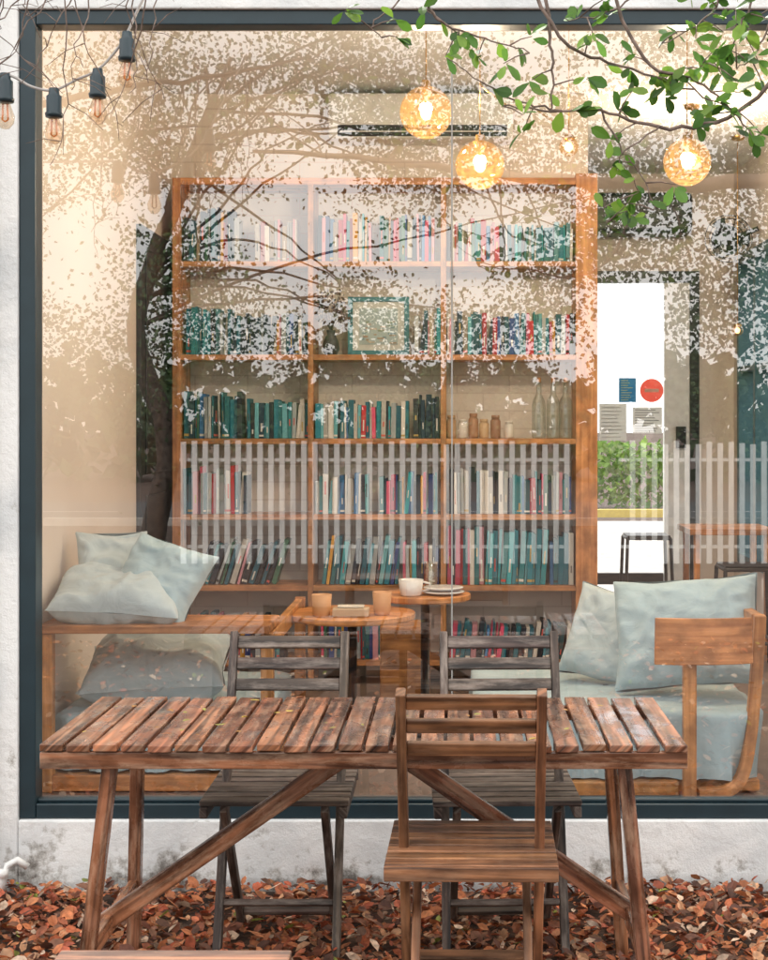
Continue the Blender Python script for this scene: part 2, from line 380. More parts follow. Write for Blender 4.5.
# ------------------------------------------------------------------ bookcase
bc=MB(); yf,yb=7.70,8.0
bc.box((-1.462,yf,0.2),(-1.42,yb,2.81),None,axis=2); bc.box((0.61,yf-.01,0.2),(0.72,yb,2.83),(1.15,1.15,1.15),axis=2)
for x in (-0.766,-0.084): bc.box((x,yf+.004,0.2),(x+0.028,yb,2.775),None,axis=2)
cols=[(-1.42,-0.766),(-0.738,-0.084),(-0.056,0.61)]
SH=[0.33,0.715,1.080,1.47,1.902,2.382]
for a,b_ in cols:
    for z in SH: bc.box((a,yf+.008,z-.028),(b_,yb,z),None)
bc.box((-1.42,yf,2.775),(0.61,yb,2.81),None)
bc.build('bookcase',M_case,None,0.002)
BP=[(0.010,0.12,0.18),(0.012,0.19,0.26),(0.02,0.31,0.37),(0.008,0.03,0.06),(0.012,0.018,0.035),(0.62,0.60,0.56),(0.42,0.46,0.48),(0.52,0.015,0.03),(0.64,0.07,0.16),(0.04,0.15,0.09),(0.12,0.38,0.44),(0.38,0.31,0.22),(0.02,0.06,0.24),(0.64,0.30,0.36),(0.01,0.10,0.13),(0.01,0.18,0.21),(0.02,0.022,0.03),(.64,.32,.03),(.04,.18,.42)]
def books(x0,x1,z,hmin=.17,hmax=.23,lean=0,dark=0,pal=BP):
    mb=MB(); x=x0; y=yf+.03
    while x<x1-.01:
        t=U(.008,.028); h=U(hmin,hmax); c=random.choice(pal) if R()<.8 else random.choice(BP); k=U(.65,1.25)
        c=tuple(min(.85,v*k) for v in c); ln=lean+ (U(-.05,.05) if lean else (U(-.02,.02)))
        if R()<.05 and not lean: ln=U(.05,.15)
        yy=y+U(0,.03); dz=t*abs(math.sin(ln))*0.5+.001
        l=Vector((math.sin(ln),0,math.cos(ln)))
        p0=Vector((x+t/2,yy+.07,z+dz)); mb.beam(p0,p0+l*h,t,.14,(1,0,0),c)
        c2=random.choice([(.75,.73,.68),(.75,.73,.68),(.5,.35,.1),(.03,.03,.03),(.6,.1,.08)])
        if R()<.55:
            a=U(.1,.5)*h; e=a+U(.12,.35)*h
            q=Vector((x+t/2,yy-.0002,z+dz)); mb.beam(q+l*a,q+l*min(e,h*.93),t*U(.15,.4),.0024,(1,0,0),c2)
        if R()<.3:
            q=Vector((x+t/2,yy-.0002,z+dz)); mb.beam(q+l*h*.05,q+l*h*.1,t*.96,.002,(1,0,0),c2)
        x+=t/math.cos(ln)+.001+(h*math.tan(abs(ln))*.12 if lean else 0)
    mb.build('book_row',M_book,None,0.0012)
def sel(*a): return [BP[i] for i in a]
tealp=sel(0,1,2,1,2,3,10,15,0,5,6,4)
books(-1.41,-1.13,2.382,.20,.29,pal=sel(3,4,12,0,16,11,7)); books(-1.04,-.82,2.382,.17,.22,pal=sel(5,6,11,13)); books(-.72,-.43,2.382,.2,.26); books(-.40,-.12,2.382,.2,.25); books(-.05,.29,2.382,.18,.23); books(.30,.60,2.382,.17,.21,pal=tealp)
books(-1.40,-1.16,1.902,.2,.25,pal=tealp); books(-1.155,-.775,1.902,.18,.22,pal=sel(3,4,12,16,5,6,11,0)); books(-.22,-.09,1.902,.17,.25); books(-.05,.60,1.902,.17,.225)
books(-1.41,-1.1,1.47,.2,.25,pal=tealp); books(-1.09,-.775,1.47,.17,.21,pal=tealp); books(-.73,-.24,1.47,.16,.2,pal=sel(0,1,2,5,6,10,5,7)); books(-.225,-.09,1.47,.19,.23,pal=sel(3,4,16,11))
books(-1.41,-1.09,1.08,.19,.25,pal=sel(5,6,13,8,7,0,6)); books(-.73,-.45,1.08,.17,.22,pal=sel(5,6,10,18)); books(-.40,-.09,1.08,.16,.22); books(-.04,.25,1.08,.19,.24,pal=sel(8,5,6,13,4,5)); books(.26,.60,1.08,.17,.22)
books(-1.35,-.92,.715,.2,.25,lean=.32,pal=sel(9,0,4,5,11,3,16)); books(-.70,-.3,.715,.2,.26,lean=.12,pal=tealp); books(-.28,-.09,.715,.18,.24); books(-.05,.14,.715,.27,.31,pal=sel(7,8,5,4,13,7)); books(.145,.46,.715,.26,.29,lean=.06,pal=sel(1,15,2)); books(.48,.60,.715,.2,.27)
books(-.04,.58,.33,.16,.2,lean=.1,pal=sel(0,1,5,4,8)); books(-.70,-.3,.33,.18,.24); books(-1.35,-.9,.33,.18,.24)

p=MB(); fc=(.05,.22,.26)
p.box((-.57,7.83,1.904),(-.545,7.855,2.21),axis=2,col=fc); p.box((-.275,7.83,1.904),(-.25,7.855,2.21),axis=2,col=fc)
p.box((-.545,7.832,2.185),(-.275,7.853,2.209),col=fc); p.box((-.545,7.832,1.904),(-.275,7.853,1.93),col=fc)
p.box((-.545,7.842,1.93),(-.275,7.85,2.185),col=(.62,.64,.60)); p.box((-.51,7.838,1.96),(-.31,7.8415,2.15),col=(.40,.50,.50))
for i in range(30):
    t=i/30; x=-.50+.17*R(); z=1.965+.12*t; p.box((x,7.835+.00008*i,z),(x+U(.01,.04),7.8372+.00008*i,z+U(.004,.012)),col=random.choice([(.22,.30,.18),(.40,.30,.20),(.2,.33,.36),(.5,.46,.38)]))
p.build('framed_picture',M_book,None,.002)
v=MB(); v.lathe([(0,0),(.03,0),(.045,.03),(.04,.07),(.02,.11),(.024,.13),(.018,.125),(.016,.1)],(-.655,7.8,1.903),20,(.05,.05,.055))
for i in range(26):
    a=U(0,6.28);r_=U(.02,.09);h=U(.18,.30)
    v.tube([(-.655,7.8,2.02),(-.655+r_*.4*math.cos(a),7.8+r_*.4*math.sin(a),2.02+h*.35),(-.655+r_*math.cos(a),7.8+r_*math.sin(a),1.92+h)],[.0018,.0015,.001],4,(.10,.06,.05))
    for j in range(7): litter_leaf(v,(-.655+r_*math.cos(a)+U(-.02,.02),7.8+r_*math.sin(a)+U(-.02,.02),1.92+h+U(-.05,.02)),.025,(.12,.07,.06),1.5)
v.build('dried_flower_vase',attrmat('vase_mat',.5))
for i,x in enumerate((.425,.50,.565)):
    v=MB(); v.lathe([(0,0),(.032,0),(.036,.01),(.036,.17),(.03,.2),(.014,.23),(.013,.285),(.016,.288),(.016,.295)],(x,7.8,1.471),20)
    v.lathe([(0,.288),(.011,.288),(.012,.315),(0,.316)],(x,7.8,1.471),12,mat=1)
    v.build('glass_bottle',[M_clear,M_orange])
for i,(x,c,h) in enumerate(((-.03,(.45,.28,.16),.12),(.03,(.7,.66,.6),.10),(.085,(.40,.22,.13),.13),(.14,(.6,.42,.25),.10),(.20,(.35,.2,.13),.12),(.27,(.7,.66,.6),.09))):
    v=MB(); v.lathe([(0,0),(.024,0),(.026,.01),(.026,h*.75),(.018,h*.85),(.021,h*.86),(.021,h),(0,h)],(x,7.8,1.471),18,c); v.build('storage_jar',M_book)

# ------------------------------------------------------------------ air conditioner
A=empty('air_conditioner',(-.19,7.9,3.1))
a=MB(); a.box((-.67,7.80,3.03),(.29,8.018,3.27),k1); a.build('casing',M_white,A,.02)
a=MB(); a.box((-.62,7.792,3.042),(.26,7.81,3.10),k1); a.build('outlet',M_black,A,.003)
a=MB(); a.box((-.61,7.785,3.062),(.25,7.80,3.068),k1); a.build('louvre',M_white,A,.002)
A=empty('air_curtain',(1.3,10.3,3.0))
a=MB(); a.box((.85,10.30,2.86),(1.62,10.568,3.14),k1); a.build('casing',M_black,A,.03)
a=MB()
for k in range(5): a.box((.9,10.285,2.90+k*.035),(1.57,10.302,2.91+k*.035),k1)
a.build('grille',flat('dark_grey',(.03,.03,.03),.4),A)
A=empty('wall_fan',(1.72,9.6,2.72))
a=MB()
for rr in (.05,.09,.125,.15): a.tube([(1.72+rr*math.cos(t*math.pi/12),9.5-.05*(1-(rr/.15)**2),2.72+rr*math.sin(t*math.pi/12)) for t in range(25)],.003,5)
for t in range(20):
    q=t*math.pi/10; a.tube([(1.72,9.45,2.72),(1.72+.09*math.cos(q),9.465,2.72+.09*math.sin(q)),(1.72+.15*math.cos(q),9.5,2.72+.15*math.sin(q))],.002,4)
a.lathe([(0,0),(.09,0),(.10,.05),(.06,.1),(0,.12)],(1.72,9.53,2.72),16,axis='Y')
a.beam((1.72,9.62,2.72),(1.93,9.62,2.80),.03,.03)
a.build('cage',M_black,A)
a=MB()
for t in range(3):
    q=t*2.094; c,s=math.cos(q),math.sin(q)
    a.add([(1.72+.02*c,9.50,2.72+.02*s),(1.72+.13*c-.05*s,9.49,2.72+.13*s+.05*c),(1.72+.14*c,9.505,2.72+.14*s),(1.72+.13*c+.05*s,9.52,2.72+.13*s-.05*c)],[(0,1,2,3)])
a.build('blades',M_black,A)

# ------------------------------------------------------------------ pendant lamps
m=bpy.data.materials.new('filament'); m.use_nodes=True; b=m.node_tree.nodes['Principled BSDF']
b.inputs['Emission Color'].default_value=(1,.62,.30,1); b.inputs['Emission Strength'].default_value=5; M_fil=m
def globe(x,y,z,r,energy,ctop=3.31):
    E=empty('pendant_lamp',(x,y,z))
    g=MB(); prof=[(r*math.sin(t*math.pi/18),-r*math.cos(t*math.pi/18)) for t in range(0,17)]
    g.lathe(prof,(x,y,z),32); g.build('glass_globe',M_amber,E)
    g=MB(); rb=min(.024,r*.42); g.lathe([(rb*math.sin(t*math.pi/10),-rb*1.3*math.cos(t*math.pi/10)) for t in range(11)],(x,y,z),16); g.build('bulb',M_fil,E)
    g=MB(); g.lathe([(0,r*1.25),(.018,r*1.22),(.02,r*.75),(.03,r*.95),(.018,r*.6),(0,r*.3)],(x,y,z),16)
    g.tube([(x,y,z+r),(x,y,ctop)],.003,6); g.lathe([(0,-.03),(.04,-.02),(.045,0)],(x,y,ctop-.001),16); g.build('fitting',M_brass,E)
    if energy:
        l=bpy.data.lights.new('lamp_light','POINT'); l.energy=energy; l.color=(1,.98,.97); l.shadow_soft_size=.03
        o=bpy.data.objects.new('lamp_light',l); o.location=(x,y,z-.02); COLL.objects.link(o); par(o,E)
LE=54
globe(-.124,6.0,2.79,.105,LE); globe(.092,6.0,2.58,.098,LE); globe(.92,6.0,2.592,.095,LE); globe(.462,6.2,2.69,.04,0); globe(1.72,9.2,2.12,.035,0); globe(1.3,8.3,3.0,.05,85)  # last globe is an extra lamp, added to brighten the deep room
w=MB(); w.tube([(.092,6.0,2.9),(.2,6.05,2.83),(.3,6.1,2.84),(.4,6.15,2.78),(.462,6.2,2.76)],.004,6); w.build('lamp_arm',M_brass)

# ------------------------------------------------------------------ soft furnishings
def pillow(name,w,h,t,loc,rot,mat=M_linen,seed=0,parent=None):
    n=36; vs=[];fs=[]
    for side in (1,-1):
        for j in range(n+1):
            for i in range(n+1):
                u=-1+2*i/n; v_=-1+2*j/n
                e=((1-u**4)*(1-v_**4))
                x=w/2*u*(1-.07*(1-v_*v_)*abs(u)**3); y=h/2*v_*(1-.07*(1-u*u)*abs(v_)**3)
                z=side*t/2*max(e,0)**.55
                q=Vector((x*5+seed,y*5,side*3+seed))
                d=noise.noise(q)*.03+abs(noise.noise(q*2.1+Vector((3,1,2))))*-.03+abs(noise.noise(q*4.3+Vector((7,1,2))))*-.012
                ang=math.atan2(v_,u); ed=max(abs(u),abs(v_))**3
                d+=noise.noise((ang*5,seed,side))*.018*ed
                z+=side*d*min(1,e*2.5); x+=noise.noise(q*1.3)*.012; y+=noise.noise(q*1.3+Vector((5,5,5)))*.012
                vs.append((x,y,z))
    m1=(n+1)**2
    for sd in (0,1):
        for j in range(n):
            for i in range(n):
                a=sd*m1+j*(n+1)+i; q=(a,a+1,a+n+2,a+n+1)
                fs.append(q if sd==0 else q[::-1])
    mb=MB(); mb.add(vs,fs,smooth=True); ob=mb.build(name,mat,None,0,1)
    ob.location=loc; ob.rotation_euler=rot
    return ob
r90=math.pi/2
pillow('pillow',.48,.36,.19,(-1.27,5.62,.895),(math.radians(14),math.radians(4),.1),M_linen2,1)
pillow('pillow',.34,.34,.16,(-1.12,5.66,.95),(math.radians(55),math.radians(16),math.radians(-14)),M_linen,7)
pillow('pillow',.28,.30,.12,(-1.33,5.82,.99),(math.radians(60),0,math.radians(20)),M_linen2,12)
pillow('pillow',.56,.44,.26,(-1.17,5.86,.60),(math.radians(16),math.radians(-3),.05),M_linen2,3)
pillow('pillow',.56,.44,.22,(.875,5.72,.75),(math.radians(66),math.radians(-5),math.radians(-14)),M_linen,5)
pillow('pillow',.42,.38,.18,(.64,6.02,.69),(math.radians(68),math.radians(8),math.radians(-30)),M_linen2,9)

def cloth_box(name,x0,x1,y0,y1,zb,zt,parent,seed=0):
    cx,cy=(x0+x1)/2,(y0+y1)/2; w=(x1-x0)/2; d=(y1-y0)/2; rc=.06
    per=[]
    K=70
    def side(ax,ay,bx,by,n):
        for i in range(n): per.append((ax+(bx-ax)*i/n, ay+(by-ay)*i/n))
    side(-w+rc,-d,w-rc,-d,K); side(w,-d+rc,w,d-rc,40); side(w-rc,d,-w+rc,d,K); side(-w,d-rc,-w,-d+rc,40)
    n=len(per); vs=[];fs=[]
    rows=[]
    for zz in (0,.12,.3,.5,.7,.85,.95,1.0): rows.append((1.0 if zz<.99 else .985,zb+(zt-zb)*zz,1-zz))
    for k in (.94,.85,.7,.5,.25,.02): rows.append((k,zt+.008,0))
    for ri,(k,z,fo) in enumerate(rows):
        for i,(px,py) in enumerate(per):
            f_=noise.noise((i*.16+seed,seed,z*1.5))*.055*fo+noise.noise((i*.45,seed,2))*.02*fo
            ln=math.hypot(px/w,py/d); nx,ny=px/w/ln,py/d/ln
            zz=z+(noise.noise((px*k*5+seed,py*k*5,1))*.018 if ri>5 else 0)
            if ri==0: zz+=noise.noise((i*.08,seed,9))*.035
            vs.append((cx+px*k+nx*f_,cy+py*k+ny*f_,zz))
    for r_ in range(len(rows)-1):
        for i in range(n): fs.append((r_*n+i,r_*n+(i+1)%n,(r_+1)*n+(i+1)%n,(r_+1)*n+i))
    mb=MB(); mb.add(vs,fs,smooth=True); return mb.build(name,M_linen,parent)
DB=empty('daybed',(-1.1,5.9,.2))
cloth_box('mattress_cover',-1.50,-.72,5.52,6.60,.27,.46,DB,2)
d=MB()
d.box((-1.525,5.44,.782),(-.68,5.60,.812)); d.box((-1.525,5.604,.782),(-.68,5.76,.812))
for x in (-1.52,-.715):
    d.box((x,5.46,.2),(x+.045,5.51,.78),axis=2); d.box((x,6.6,.2),(x+.045,6.65,.78),axis=2)
d.box((-1.475,5.465,.205),(-.716,5.50,.262)); d.box((-.712,5.51,.71),(-.68,6.6,.775),axis=1); d.box((-.712,5.51,.21),(-.68,6.6,.262),axis=1)
d.box((-1.5,5.52,.225),(-.72,6.6,.255))
d.build('wooden_frame',M_orange,DB,.004)
DB=empty('daybed',(.8,5.9,.2))
cloth_box('mattress_cover',.06,1.12,5.42,6.50,.26,.50,DB,11)
d=MB(); d.box((.05,5.40,.205),(.80,5.44,.255)); d.box((.07,5.45,.21),(1.1,6.45,.25))
pts=[]
for i in range(17):
    t=i/16; pts.append((.70+.36*t,5.31+.10*t*t,.775-.012*t))
d.strip(pts,.165,.022,(0,.1,1),(1.08,1,1))
d.box((.806,5.33,.2),(.852,5.375,.70),axis=2)
leg=[(1.10,5.45,.85),(1.095,5.46,.72),(1.08,5.45,.55),(1.06,5.43,.40),(1.03,5.41,.28),(.98,5.385,.232),(.92,5.37,.222),(.86,5.36,.22)]
def sm(pts,k):
    P=[Vector(p) for p in pts]; out=[]
    for i in range(len(P)-1):
        p0=P[max(i-1,0)];p1=P[i];p2=P[i+1];p3=P[min(i+2,len(P)-1)]
        for j in range(k):
            t=j/k; out.append(.5*((2*p1)+(p2-p0)*t+(2*p0-5*p1+4*p2-p3)*t*t+(3*p1-p0-3*p2+p3)*t**3))
    out.append(P[-1]); return out
d.strip(sm(leg,4),.04,.042,(0,1,0),(1,1,1))
d.box((1.06,6.45,.2),(1.11,6.5,.85),axis=2); d.box((1.075,5.47,.79),(1.115,6.45,.85),axis=1)
d.build('wooden_frame',M_orange,DB,.004)

def rtable(x,y,z,r,name='round_table'):
    E=empty(name,(x,y,.2)); t=MB()
    n=40; vs=[];uv=[]
    for zz,rr in ((z-.028,r-.006),(z-.022,r),(z-.004,r),(z,r-.004)):
        for k in range(n): a=2*math.pi*k/n; vs.append((x+rr*math.cos(a),y+rr*math.sin(a),zz)); uv.append((rr*math.cos(a),rr*math.sin(a)))
    fs=[(i*n+k,i*n+(k+1)%n,(i+1)*n+(k+1)%n,(i+1)*n+k) for i in range(3) for k in range(n)]
    fs.append(tuple(range(3*n,4*n))); fs.append(tuple(range(n))[::-1]); t.add(vs,fs,(1.15,1.1,1),uv)
    t.build('top',M_orange,E); t=MB()
    t.lathe([(0,z-.228),(.02,z-.228),(.02,.03),(.16,.022),(.18,0),(0,0)],(x,y,.2),20); t.build('pedestal',M_black,E)
rtable(-.44,6.3,.755,.265); rtable(-.14,6.6,.80,.20,'round_table')
def cup(name,x,y,z,r,h,c,mat,handle=False):
    k=MB(); k.lathe([(0,0),(r*.75,0),(r*.85,h*.1),(r,h),(r*.9,h),(r*.78,h*.15),(0,h*.12)],(x,y,z),24,c)
    if handle: k.tube([(x+r*.9,y,z+h*.85),(x+r*1.5,y,z+h*.75),(x+r*1.5,y,z+h*.4),(x+r*.8,y,z+h*.25)],.005,6,c)
    k.build(name,mat)
cup('wooden_cup',-.555,6.15,.756,.042,.09,(.62,.32,.14),M_book); cup('wooden_cup',-.31,6.2,.756,.040,.095,(.6,.30,.13),M_book)
k=MB(); k.box((-.51,6.12,.757),(-.36,6.2,.79),(.6,.45,.3)); k.box((-.49,6.13,.791),(-.38,6.19,.80),(.7,.65,.55)); k.build('napkin_tray',M_book,None,.006)
cup('coffee_cup',-.20,6.5,.801,.055,.07,k1,M_porcelain,True)
k=MB(); k.lathe([(0,.0),(.05,0),(.095,.012),(.09,.016),(0,.006)],(-.06,6.55,.801),28); k.lathe([(0,.018),(.05,.018),(.09,.03),(.085,.034),(0,.024)],(-.06,6.55,.801),28); k.build('plate_stack',M_porcelain)
cup('drinking_glass',-.115,6.68,.801,.032,.13,k1,M_clear)
k=MB(); k.box((-.36,7.0,.2),(-.13,7.25,.60)); k.box((-.355,6.985,.22),(-.135,6.999,.40)); k.box((-.355,6.985,.415),(-.135,6.999,.585)); k.build('wooden_side_cabinet',M_orange,None,.004)

k=MB(); k.box((1.35,8.7,.90),(1.85,9.2,.935))
for x in (1.38,1.79):
    for y in (8.73,9.14): k.box((x,y,.2),(x+.035,y+.035,.90),axis=2)
k.build('bar_table',M_orange,None,.003)
def metal_stool(x,y,h,name='metal_stool'):
    E=MB(); w_=.14
    for a in (-1,1):
        for b_ in (-1,1): E.tube([(x+a*w_,y+b_*w_,h),(x+a*w_*1.15,y+b_*w_*1.15,.2)],.012,8)
    for z in (h,.35):
        q=[(x-w_,y-w_,z),(x+w_,y-w_,z),(x+w_,y+w_,z),(x-w_,y+w_,z),(x-w_,y-w_,z)]
        E.tube(q,.011,8)
    E.box((x-w_,y-w_,h),(x+w_,y+w_,h+.02),k1); E.build(name,M_black,None,.003)
metal_stool(1.25,9.9,.80); metal_stool(1.6,8.3,.75)

# ------------------------------------------------------------------ outdoor table
T=MB(); ty0,ty1,tz=3.70,4.36,.75; tx0,tx1=-1.037,.575
ns=24; pitch=(tx1-tx0)/ns
for i in range(ns):
    a=tx0+i*pitch+.005+U(-.001,.001); e=tx0+(i+1)*pitch-.005+U(-.001,.001); dz=U(-.002,.002)
    k=U(.65,1.35); T.box((a,ty0+U(0,.010),tz-.018+dz),(e,ty1-U(0,.010),tz+dz),(k,k*U(.93,1.05),k*U(.88,1.08)),axis=1)
T.box((tx0+.004,ty0+.012,tz-.062),(tx1-.004,ty0+.036,tz-.0205)); T.box((tx0+.004,ty1-.036,tz-.062),(tx1-.004,ty1-.012,tz-.0205))
for x in (tx0+.01,-.26,tx1-.035): T.box((x,ty0+.037,tz-.060),(x+.025,ty1-.037,tz-.021),axis=1)
def tleg(p0,p1): T.beam(p0,p1,.036,.036,(1,0,0))
tleg((-.865,3.765,.729),(-.945,3.73,.0)); tleg((-.91,4.29,.729),(-.93,4.31,0)); tleg((.415,3.765,.729),(.485,3.73,0)); tleg((.43,4.29,.729),(.475,4.31,0))
T.beam((-.925,3.76,.215),(-.925,4.30,.215),.022,.05,(1,0,0)); T.beam((.465,3.76,.215),(.465,4.30,.215),.022,.05,(1,0,0))
T.beam((-.20,3.99,.728),(-.94,3.99,.215),.024,.050,(0,1,0)); T.beam((-.27,4.06,.728),(.48,4.06,.215),.024,.050,(0,1,0))
T.build('slatted_wooden_table',M_tablewood,None,.0025)
fl_=MB()
for i in range(46):
    litter_leaf(fl_,(U(-1.0,.55),U(3.74,4.32),.757),U(.012,.036),random.choice([(.6,.45,.10),(.40,.38,.10),(.5,.25,.08),(.35,.14,.06)]),.12)
fl_.build('fallen_leaves',M_litter)

# ------------------------------------------------------------------ folding chairs
def chair(loc,rz,mat,seed):
    random.seed(seed); c=MB()
    def ly(z): return .36*(1-z/.9)
    for s in (-1,1):
        x=.17*s
        c.beam((x,ly(.9),.9),(x,ly(0),0),.024,.038,(1,0,0))
        c.beam((.142*s,.40,.462),(.142*s,.03,0),.022,.034,(1,0,0))
        c.beam((.196*s,.02,.452),(.196*s,.43,.452),.022,.03,(1,0,0))
    for z,h in ((.872,.038),(.81,.036),(.75,.036)):
        c.beam((-.158,ly(z)+.004,z),(.158,ly(z)+.004,z),h,.016,(0,-.37,.93))
    for i in range(7):
        y=.03+i*.060; c.beam((-.21,y,.475),(.21,y,.475),.050,.015,(0,1,0))
    c.beam((-.21,.0,.462),(.21,.0,.462),.014,.036,(0,1,0))
    c.beam((-.13,.085,.075),(.13,.085,.075),.018,.036,(0,.6,.8)); c.beam((-.158,ly(.16),.16),(.158,ly(.16),.16),.018,.034,(0,-.4,.9))
    c.beam((-.158,ly(.43),.43),(.158,ly(.43),.43),.02,.03,(0,1,0))
    ob=c.build('folding_chair',mat,None,.003); ob.location=loc; ob.rotation_euler=(0,0,rz)
chair((.034,3.60,0),math.radians(-1),M_chairwood,1)
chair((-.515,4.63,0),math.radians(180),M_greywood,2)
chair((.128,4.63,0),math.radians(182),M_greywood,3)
random.seed(21)
k=MB()
for i in range(4): k.box((-.60,1.98+i*.075,.725),(-.25,1.98+i*.075+.068,.745))
for x in (-.58,-.30):
    for y in (2.0,2.23): k.box((x,y,0),(x+.035,y+.035,.724),axis=2)
k.box((-.545,2.005,.2),(-.30,2.03,.235)); k.box((-.545,2.235,.2),(-.30,2.26,.235)); k.box((-.545,2.005,.67),(-.30,2.03,.71))
k.build('wooden_stool',M_chairwood,None,.003)

k=MB(); k.tube([(-1.47,4.86,0),(-1.47,4.86,.08),(-1.46,4.87,.11),(-1.43,4.88,.125),(-1.40,4.89,.10)],.012,10); k.tube([(-1.47,4.86,.075),(-1.47,4.86,.10)],.017,10); k.build('drain_pipe',M_white)

# ------------------------------------------------------------------ string lights
S=empty('string_lights',(-1.1,4.3,2.5))
bl=[(-1.295,2.53),(-1.155,2.487),(-1.03,2.543),(-.9456,2.649)]
c=MB(); pts=[(-2.1,4.3,2.62),(-1.7,4.3,2.55),(-1.45,4.3,2.545),(-1.295,4.3,2.545),(-1.22,4.3,2.51),(-1.155,4.3,2.50),(-1.09,4.3,2.53),(-1.03,4.3,2.558),(-.98,4.3,2.61),(-.9456,4.3,2.663),(-.90,4.3,2.76),(-.8,4.32,2.95)]
c.tube(sm(pts,5),.004,6); c.build('cable',flat('white_cable',(.45,.42,.40),.5),S)
c=MB();g=MB();h=MB()
for x,z in bl:
    c.lathe([(0,.02),(.014,.018),(.016,0),(.022,-.005),(.022,-.05),(.026,-.055),(.024,-.065),(0,-.065)],(x,4.3,z),16)
    g.lathe([(.012,-.064),(.018,-.08),(.027,-.105),(.024,-.125),(.012,-.14),(0,-.143)],(x,4.3,z),18)
    h.tube([(x-.006,4.3,z-.07),(x-.008,4.3,z-.115),(x,4.3,z-.12),(x+.008,4.3,z-.115),(x+.006,4.3,z-.07)],.003,5)
c.build('sockets',M_frame,S); g.build('bulbs',M_bulbg,S); h.build('filaments',flat('copper',(.85,.30,.07),.4),S)

# ------------------------------------------------------------------ near tree with leafy twigs
def greenleaf(mb,base,dirv,size,col):
    d_=Vector(dirv).normalized(); up=Vector((U(-.5,.5),U(-1,-.2),U(-.3,.9))).normalized()
    s=d_.cross(up); 
    if s.length<.1: s=d_.cross(Vector((1,0,0)))
    s.normalize(); n_=s.cross(d_); cup_=U(.02,.2); bend=U(-.1,.3); ww=U(.85,1.15)
    ts=[0,.3,.6,.85,1]; ws=[.02,.17,.26,.19,0]
    b0=Vector(base); vs=[]
    for t in ts: vs.append(b0+d_*t*size-n_*bend*t*t*size)
    for sg in (1,-1):
        for i in (1,2,3): vs.append(b0+d_*ts[i]*size+s*sg*ws[i]*size*ww+n_*(cup_*ws[i]-bend*ts[i]**2)*size)
    fs=[(0,1,5),(1,2,6,5),(2,3,7,6),(3,4,7),(0,8,1),(1,8,9,2),(2,9,10,3),(3,10,4)]
    mb.add(vs,fs,col,None,0,False)
def smoothpath(pts,k=5,jit=.006):
    return [v+Vector((U(-jit,jit),U(-jit,jit),U(-jit,jit))) for v in sm(pts,k)]
NT=empty('leafy_tree',(2.9,3.2,0)); wd=MB(); lf=MB()
wd.tube(smoothpath([(2.9,3.2,-.1),(2.85,3.2,1.2),(2.8,3.15,2.4),(2.6,3.2,3.4),(2.5,3.3,4.6)],5,.01),[.13-.004*i for i in range(21)],10)
limb=smoothpath([(2.8,3.15,2.3),(1.9,3.25,2.64),(1.1,3.3,2.62),(.4,3.32,2.64),(-.2,3.35,2.70),(-.9,3.5,2.74)],6,.01)
wd.tube(limb,[.05-.0014*i for i in range(len(limb))],8)
def twig(pts,r0=.006,dens=1.0,ls=.046,start=0.0,bare=False,sub=True):
    P=smoothpath(pts,6,.004); n=len(P)
    wd.tube(P,[max(.0012,r0*.7*(1-.75*i/n)) for i in range(n)],6)
    if bare: return
    for i in range(int(n*start),n):
        if R()<dens*.75:
            k=random.choice((1,1,2,3)); base=P[i]
            if sub and R()<.5:
                dd=Vector((U(-1,1),U(-.6,.6),U(-.8,.5))).normalized()*U(.03,.09)
                e=base+dd; wd.tube([base,base+dd*.5+Vector((0,0,.004)),e],[.002,.0015,.001],5); base=e; k+=2
            for _ in range(k):
                dv=Vector((U(-1,1),U(-.7,.7),U(-.9,.6))); q=U(.6,1.3)
                col=random.choice([(.09,.20,.03),(.12,.27,.035),(.19,.33,.045),(.06,.15,.025)])
                greenleaf(lf,base+Vector((U(-.006,.006),0,U(-.006,.006))),dv,ls*U(.55,1.15),tuple(v*q for v in col))
Y=3.33
twig([(.19,Y,2.62),(.205,Y,2.42),(.212,Y,2.33),(.207,Y,2.235)],.008,.35)
twig([(.80,Y,2.62),(.72,Y-.03,2.34),(.60,Y,2.225),(.45,Y,2.20),(.32,Y,2.24),(.23,Y,2.236),(.10,Y,2.25)],.009,.35)
twig([(.12,Y,2.62),(.23,Y,2.40),(.34,Y+.03,2.355),(.50,Y,2.29),(.62,Y,2.24)],.007,1.0,start=.35)
twig([(.30,Y,2.62),(.41,Y,2.36),(.52,Y,2.31),(.60,Y,2.25),(.66,Y,2.17)],.007,1.1,start=.3)
twig([(0,Y,2.66),(-.06,Y,2.48),(-.02,Y,2.43),(.06,Y,2.40),(.16,Y,2.37)],.006,1.0,start=.3)
twig([(-.1,Y,2.68),(-.12,Y,2.5),(-.19,Y,2.43),(-.16,Y,2.40)],.004,.6,start=.5)
twig([(.32,Y,2.24),(.36,Y,2.16),(.41,Y,2.09),(.44,Y,2.02)],.004,.8,start=.4)
twig([(.45,Y,2.20),(.36,Y-.02,2.13),(.40,Y,2.06),(.33,Y,1.99)],.003,.6,start=.5)
twig([(.60,Y,2.62),(.58,Y,2.48),(.52,Y,2.42),(.45,Y,2.38)],.005,1.0,start=.1)
twig([(.45,Y,2.62),(.40,Y,2.50),(.32,Y,2.45),(.24,Y,2.44)],.005,1.0,start=.1)
twig([(.75,Y,2.62),(.70,Y,2.45),(.66,Y,2.36),(.62,Y,2.33)],.005,.9,start=.2)
twig([(.68,Y,2.62),(.66,Y,2.52),(.62,Y,2.40),(.56,Y,2.34),(.50,Y,2.33)],.005,1.0,start=.2)
twig([(.23,Y,2.236),(.14,Y,2.26),(.05,Y,2.30),(-.02,Y,2.36)],.004,.3)
